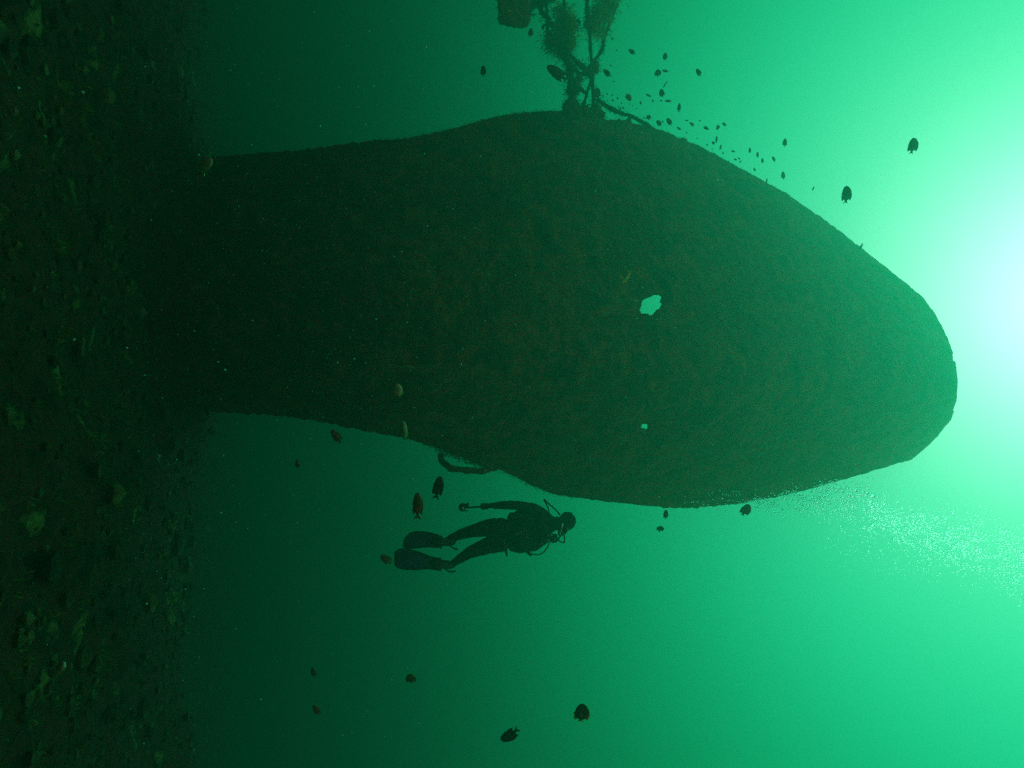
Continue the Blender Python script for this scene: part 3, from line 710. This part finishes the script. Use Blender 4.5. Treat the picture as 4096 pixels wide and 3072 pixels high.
for a in [
 (2327, 2857, 92, 86, 2.9, 'yellow', .62, 12, 0, 'dark fish with bright yellow tail and fins in open water, nearest the bottom edge'),
 (2036, 2944, 84, 222, 3.6, 'dark', .46, 25, .5, 'dark fish with curved tail swimming down and away left of the yellow finned fish'),
 (3653, 583, 58, 92, 5.0, 'olive', .64, 15, 0, 'deep bodied dark fish highest of the two in the bright water by the glare'),
 (3387, 778, 66, 95, 5.5, 'dark', .56, 10, 0, 'deep bodied dark fish in bright water between the hull edge and the glare'),
 (2983, 2041, 54, 68, 6.0, 'brown', .64, 20, 0, 'brown fish just outside the lower hull edge beside the start of the bubbles'),
 (2663, 2057, 38, 92, 6.5, 'red', .45, 20, 0, 'small dark oval fish right against the lower hull edge'),
 (2641, 2114, 24, 80, 8.0, 'dark', .8, 45, 0, 'faint roundish fish beyond the small oval fish near the lower hull edge'),
 (1671, 2020, 104, 88, 3.6, 'red', .36, 15, 0, 'large dark fish with forked tail directly above the diver\'s fins, seen from behind'),
 (1753, 1948, 92, 76, 3.9, 'dark', .40, 20, .3, 'dark fish with pale snout, between the torn plate and the diver\'s camera'),
 (1544, 2238, 54, 130, 6.5, 'red', .50, 25, 0, 'brownish fish close behind the tip of the diver\'s lower fin'),
 (2228, 293, 98, 142, 8.0, 'olive', .42, 0, 0, 'largest stout fish beside the rope tangle, head pointing away from it'),
 (1933, 284, 38, 88, 7.0, 'dark', .52, 15, 0, 'lone dark fish in open green water below the mooring block'),
 (2123, 131, 30, 85, 9.0, 'red', .58, 20, 0, 'small dark fish directly under the corner of the mooring block'),
 (2172, 108, 16, 70, 10, 'dark', .7, 30, 0, 'tiny faint fish between the mooring block and the rope tangle'),
 (2316, 87, 26, 125, 10, 'dark', .4, 0, 0, 'slim dark fish between two ropes of the tangle'),
 (2450, 155, 14, 130, 11, 'dark', .5, 0, 0, 'tiny fish just right of the net streamers'),
 (2427, 292, 34, 150, 9.0, 'dark', .5, 30, 0, 'dark fish just right of the rope tangle halfway up it'),
 (2527, 207, 28, 150, 9.5, 'dark', .55, 20, 0, 'faint dark fish in open water well off the right of the rope tangle'),
 (2514, 389, 32, 320, 9.5, 'red', .6, 20, 0, 'reddish stubby fish above the rope near the foot of the tangle'),
 (2660, 227, 24, 92, 9.0, 'dark', .6, 30, 0, 'faint upright fish farthest from the hull above the school'),
 (2631, 292, 20, 100, 9.5, 'dark', .85, 45, 0, 'faint round fish left of a slim one above the school'),
 (2661, 284, 26, 175, 9.5, 'dark', .35, 10, 0, 'slim fish lying level beside a faint round one above the school'),
 (2795, 290, 32, 132, 8.0, 'dark', .55, 15, 0, 'solid dark fish alone in bright water above the school'),
 (2660, 339, 28, 235, 9.5, 'dark', .18, 0, 0, 'thin pale streak of a fish slanting above the school'),
 (2647, 373, 30, 105, 9.0, 'dark', .62, 20, 0, 'plump dark fish with tucked tail near the top of the school'),
 (2594, 382, 24, 150, 9.5, 'dark', .28, 0, 0, 'thin slanting fish left of the plump one near the top of the school'),
 (2673, 404, 26, 0, 9.0, 'red', .35, 10, 0, 'thin reddish fish lying level below the plump one'),
 (2716, 431, 34, 86, 9.0, 'dark', .36, 10, 0, 'slender upright fish on the outer side of the school'),
 (2636, 493, 28, 130, 9.5, 'dark', .58, 10, 0, 'left one of two stout fish over the end of the rope'),
 (2677, 487, 32, 128, 9.5, 'dark', .55, 10, 0, 'right one of two stout fish over the end of the rope'),
 (2594, 469, 15, 100, 9.8, 'brown', .9, 40, 0, 'small brownish fish just above the sagging rope'),
 (2716, 514, 22, 155, 9.8, 'dark', .35, 0, 0, 'slim fish close over the hull edge beyond the rope'),
 (2768, 497, 24, 150, 9.5, 'red', .45, 10, 0, 'reddish fish first in the row trailing away from the rope'),
 (2824, 512, 24, 335, 9.5, 'red', .48, 10, .4, 'bent reddish fish second in the row trailing away from the rope'),
 (2872, 509, 20, 250, 9.5, 'red', .55, 20, 0, 'small reddish fish third in the row trailing away from the rope'),
 (2897, 497, 20, 140, 9.5, 'dark', .5, 10, 0, 'dark fish last in the row trailing away from the rope'),
 (2748, 482, 14, 175, 9.8, 'dark', .4, 0, 0, 'tiny level fish above the trailing row'),
 (2866, 557, 26, 88, 9.5, 'dark', .3, 10, 0, 'thin upright fish midway along the hull edge school'),
 (2853, 572, 15, 150, 9.8, 'dark', .6, 20, 0, 'tiny fish left of the thin upright one'),
 (2882, 589, 22, 68, 9.8, 'dark', .3, 0, 0, 'thin slanting fish right of the thin upright one'),
 (2933, 605, 18, 170, 9.8, 'dark', .35, 0, 0, 'tiny level fish between the thin slanting one and the upright pair'),
 (2942, 638, 14, 150, 9.9, 'dark', .5, 0, 0, 'tiny fish close to the hull edge, left of a tight pair'),
 (2999, 602, 24, 92, 9.5, 'dark', .38, 0, 0, 'upright dark fish leftmost of three above the hull slope'),
 (3030, 619, 22, 92, 9.5, 'red', .42, 10, 0, 'reddish upright fish, middle of three above the hull slope'),
 (3050, 643, 20, 105, 9.6, 'dark', .5, 10, 0, 'short dark fish rightmost and lowest of three above the hull slope'),
 (3095, 636, 24, 122, 9.4, 'dark', .42, 0, 0, 'slanting dark fish right of three upright ones'),
 (3018, 678, 16, 110, 9.8, 'dark', .45, 0, 0, 'tiny dark fish hugging the hull slope'),
 (3139, 571, 32, 88, 8.5, 'dark', .5, 10, 0, 'dark fish standing apart, farthest out to the right of the school'),
 (3132, 702, 28, 100, 9.0, 'brown', .5, 20, .6, 'dark fish with pale curled tail off the hull slope'),
 (3066, 725, 24, 80, 9.9, 'dark', .25, 0, 0, 'thin upright fish touching the hull slope'),
 (3253, 754, 20, 60, 9.4, 'dark', .28, 0, 0, 'thin slanting fish last on its own above the hull slope'),
 (3444, 986, 32, 58, 9.6, 'dark', .24, 0, 0, 'thin slanting fish poking out over the hull edge near the tip'),
 (817, 655, 80, 18, 4.2, 'pale', .66, 20, 0, 'pale green fish over the dark hull base, heading for the light'),
 (1594, 1563, 56, 95, 3.2, 'bright', .55, 30, 0, 'bright white fish with amber fins in front of the dark hull'),
 (1617, 1727, 88, 92, 4.0, 'pale', .28, 30, -.5, 'slender pale backed fish curving over the lower hull edge above the torn plate'),
 (1345, 1745, 62, 120, 6.0, 'red', .45, 20, 0, 'dim brownish fish against the lower hull edge near the base'),
 (1190, 1856, 34, 90, 7.0, 'red', .5, 10, 0, 'small dim dark fish in murky water below the hull base'),
 (1643, 2717, 50, 90, 5.0, 'olive', .72, 25, 0, 'dim olive fish in open water far below the diver\'s fins'),
 (1266, 2843, 54, 110, 5.5, 'red', .42, 15, 0, 'dim reddish brown fish in the murk near the lower left'),
 (1254, 2690, 46, 95, 6.5, 'olive', .42, 15, 0, 'faint olive fish in the murk above the reddish brown one'),
 (244, 2672, 92, 48, 3.2, 'pale', .30, 30, 0, 'pale slender fish with forked tail low over the seabed'),
]:
    x, y, ln, deg, Y, kind, h, turn, bend, lab = a
    fish(x, y, ln, deg, Y, kind, h, turn, bend, lab, G2 if (2400 < x < 3500 and y < 1000) else G1)
# the smallest fry of the school: only specks in the photograph
fry = [(1600, 1040), (1655, 1052), (1715, 1085), (1600, 1118), (1660, 1110), (1760, 1140), (1850, 1150), (1970, 1130), (2050, 1052), (2105, 1115), (1885, 1168), (1725, 1182), (1745, 1205), (1780, 1195), (1668, 900), (1705, 560), (1640, 725), (1550, 1060), (1575, 1140), (1690, 1195), (2010, 1300), (2110, 1395), (1555, 1170), (1925, 1200)]
for x, y in fry:
    fish(1850 + x * .3617, y * .3617, random.uniform(7, 12), random.uniform(60, 180), random.uniform(9.4, 10.4), 'dark', random.uniform(.35, .6), 0, 0,
         'speck sized dark fish in the loose cloud of fry around the sagging rope', 'fry around the sagging rope')
for x, y, l in ((2562, 411, 14), (2611, 403, 12), (2644, 403, 10), (2651, 487, 10), (2800, 483, 9), (2747, 531, 8), (2789, 554, 8), (2829, 579, 10), (2892, 612, 10), (2956, 634, 11), (2962, 646, 11), (3115, 762, 10), (2694, 540, 8), (2850, 596, 7)):
    fish(x, y, l, random.uniform(60, 170), 9.8, 'dark', .5, 0, 0, 'speck sized dark fish hugging the hull slope beyond the rope end', 'fry along the hull slope')
#@@FISH end
#@@DRIFT start
# ------------------------------------------------------------------ bubbles and drifting particles
bb = MB()
def bubble(px, py, Y, r, stretch=1.5):
    c = P(px, py, Y); s_ = r * mpp(px, py, Y)
    d = (P(px + 10, py + 4 + random.gauss(0, 3), Y) - c).normalized(); a = d.orthogonal().normalized(); e = d.cross(a)
    bb.ell(c, (a * s_, e * s_ * random.uniform(.7, 1), d * s_ * stretch), 8, 6)
cx = [2800, 2950, 3150, 3350, 3450, 3560, 3700, 3850, 4000, 4120]; cy = [2005, 2018, 2000, 1995, 2030, 2090, 2130, 2180, 2230, 2275]
hw = [14, 30, 55, 85, 85, 75, 95, 110, 125, 135]; 
def dens(x): return cr1([2800, 3000, 3200, 3350, 3450, 3600, 3800, 4120], [.08, .22, .8, 1.3, 1.2, .8, .9, 1.0], x)
n = 0
while n < 5200:
    x = random.uniform(2780, 4130)
    if random.random() > dens(x) / 1.3: continue
    y = cr1(cx, cy, x) + random.gauss(0, .55) * cr1(cx, hw, x)
    if y < itp(BOT, min(x, 3640)) - 8 and x < 3640 and random.random() < .85: continue
    if noise.noise(Vector((x * .012, y * .03, 1))) < -.16 and random.random() < .8: continue
    bubble(x, y, random.uniform(7.6, 9.2), random.choice((1.2, 1.5, 1.8, 2.3, 3.0)) * (1 if x < 3500 else .8), random.uniform(1.1, 1.8) if x < 3450 else random.uniform(2, 3.4)); n += 1
for x, y, r in ((3493, 1982, 8), (3485, 2005, 6), (3490, 2025, 8), (3480, 2018, 7), (3506, 2072, 8), (3492, 2100, 8), (3425, 1962, 6), (3470, 1970, 5), (3497, 2015, 5), (3400, 1985, 5), (3440, 2000, 5), (3460, 2040, 5)):
    bubble(x, y, 7.6, r, 1.2)
for i in range(260):
    x = random.uniform(3300, 3750); y = 2170 + (x - 3300) * .28 + random.gauss(0, 30); bubble(x, y, 8, random.choice((1, 1.3, 1.8)), 2)
for i in range(70):
    x = random.gauss(2870, 90); y = 1990 + (x - 2870) * -.12 + random.gauss(0, 22); bubble(x, y, 7.4, random.choice((1.3, 1.8, 2.4)), 1.1)
props(mk('bubbles', bb.out(), M_bub), 'long slanting cloud of silvery exhaled air bubbles rising past the lower hull edge', 'bubbles', kind='stuff')
sn = MB()
def flake(c, r):
    d = Vector([random.gauss(0, 1) for _ in range(3)]).normalized(); d = (d * .8 + F).normalized()
    a = d.orthogonal().normalized(); e = d.cross(a); n = 6; t0 = random.random() * 6
    sn.add([c + (a * math.cos(t0 + k * 1.047) + e * math.sin(t0 + k * 1.047) * .75) * r * random.uniform(.7, 1.2) for k in range(n)], [tuple(range(n))])
for i in range(2200):
    Y = random.uniform(1.6, 7.0); px = random.uniform(500, 4100); py = random.uniform(0, 3072)
    if px > 2300 and not (itp(TOP, px) + 20 < py < itp(BOT, px) - 20): continue
    if px > 3500: continue
    c = P(px, py, Y); r = random.choice((.5, .6, .7, .8, 1.0, 1.6)) * .0022 * random.uniform(.8, 1.5) * (Y / 3) ** .8
    flake(c, r)
for px, py, r in ((617, 0, 1),) + tuple((1100 + a / 4.424, 1600 + b_ / 4.424, c) for a, b_, c in ((1158, 808, 3), (1524, 775, 3.2), (118, 1105, 4))) + ((1698, 615, 6), (2362, 1832, 5), (1740, 1310, 3), (2027, 746, 4), (2300, 1760, 3.4), (2572, 1150, 4), (2745, 1047, 4), (2870, 720, 5), (2806, 672, 4), (1413, 1016, 3), (300, 1356, 6), (333, 368, 8), (76, 352, 7), (184, 546, 8), (297, 1358, 7), (2360, 1838, 5), (3042, 1629, 5), (2852, 1779, 5), (2547, 1273, 4), (1890, 1672, 4)):
    c = P(px, py, 2.6); flake(c, r * mpp(px, py, 2.6) * .9)
props(mk('drifting_particles', sn.out(), M_snow, smooth=False), 'fine pale particles drifting everywhere in the water', 'particles', kind='stuff')
#@@DRIFT end

# ------------------------------------------------------------------ water body (one closed box, even density)
hz = MB(); hz.box((0, 30, 8.0), ((75, 0, 0), (0, 70, 0), (0, 0, 10.5)))
M_haze = bpy.data.materials.new('haze'); M_haze.use_nodes = True; t = M_haze.node_tree; t.nodes.clear()
pv = t.nodes.new('ShaderNodeVolumePrincipled'); mo = t.nodes.new('ShaderNodeOutputMaterial')
pv.inputs['Color'].default_value = (.08, .90, .57, 1); pv.inputs['Density'].default_value = .075; pv.inputs['Anisotropy'].default_value = .64
t.links.new(pv.outputs[0], mo.inputs['Volume'])
ho = mk('haze', hz.out(), M_haze, smooth=False); ho['kind'] = 'stuff'; ho['label'] = 'green sea water filling the whole view'
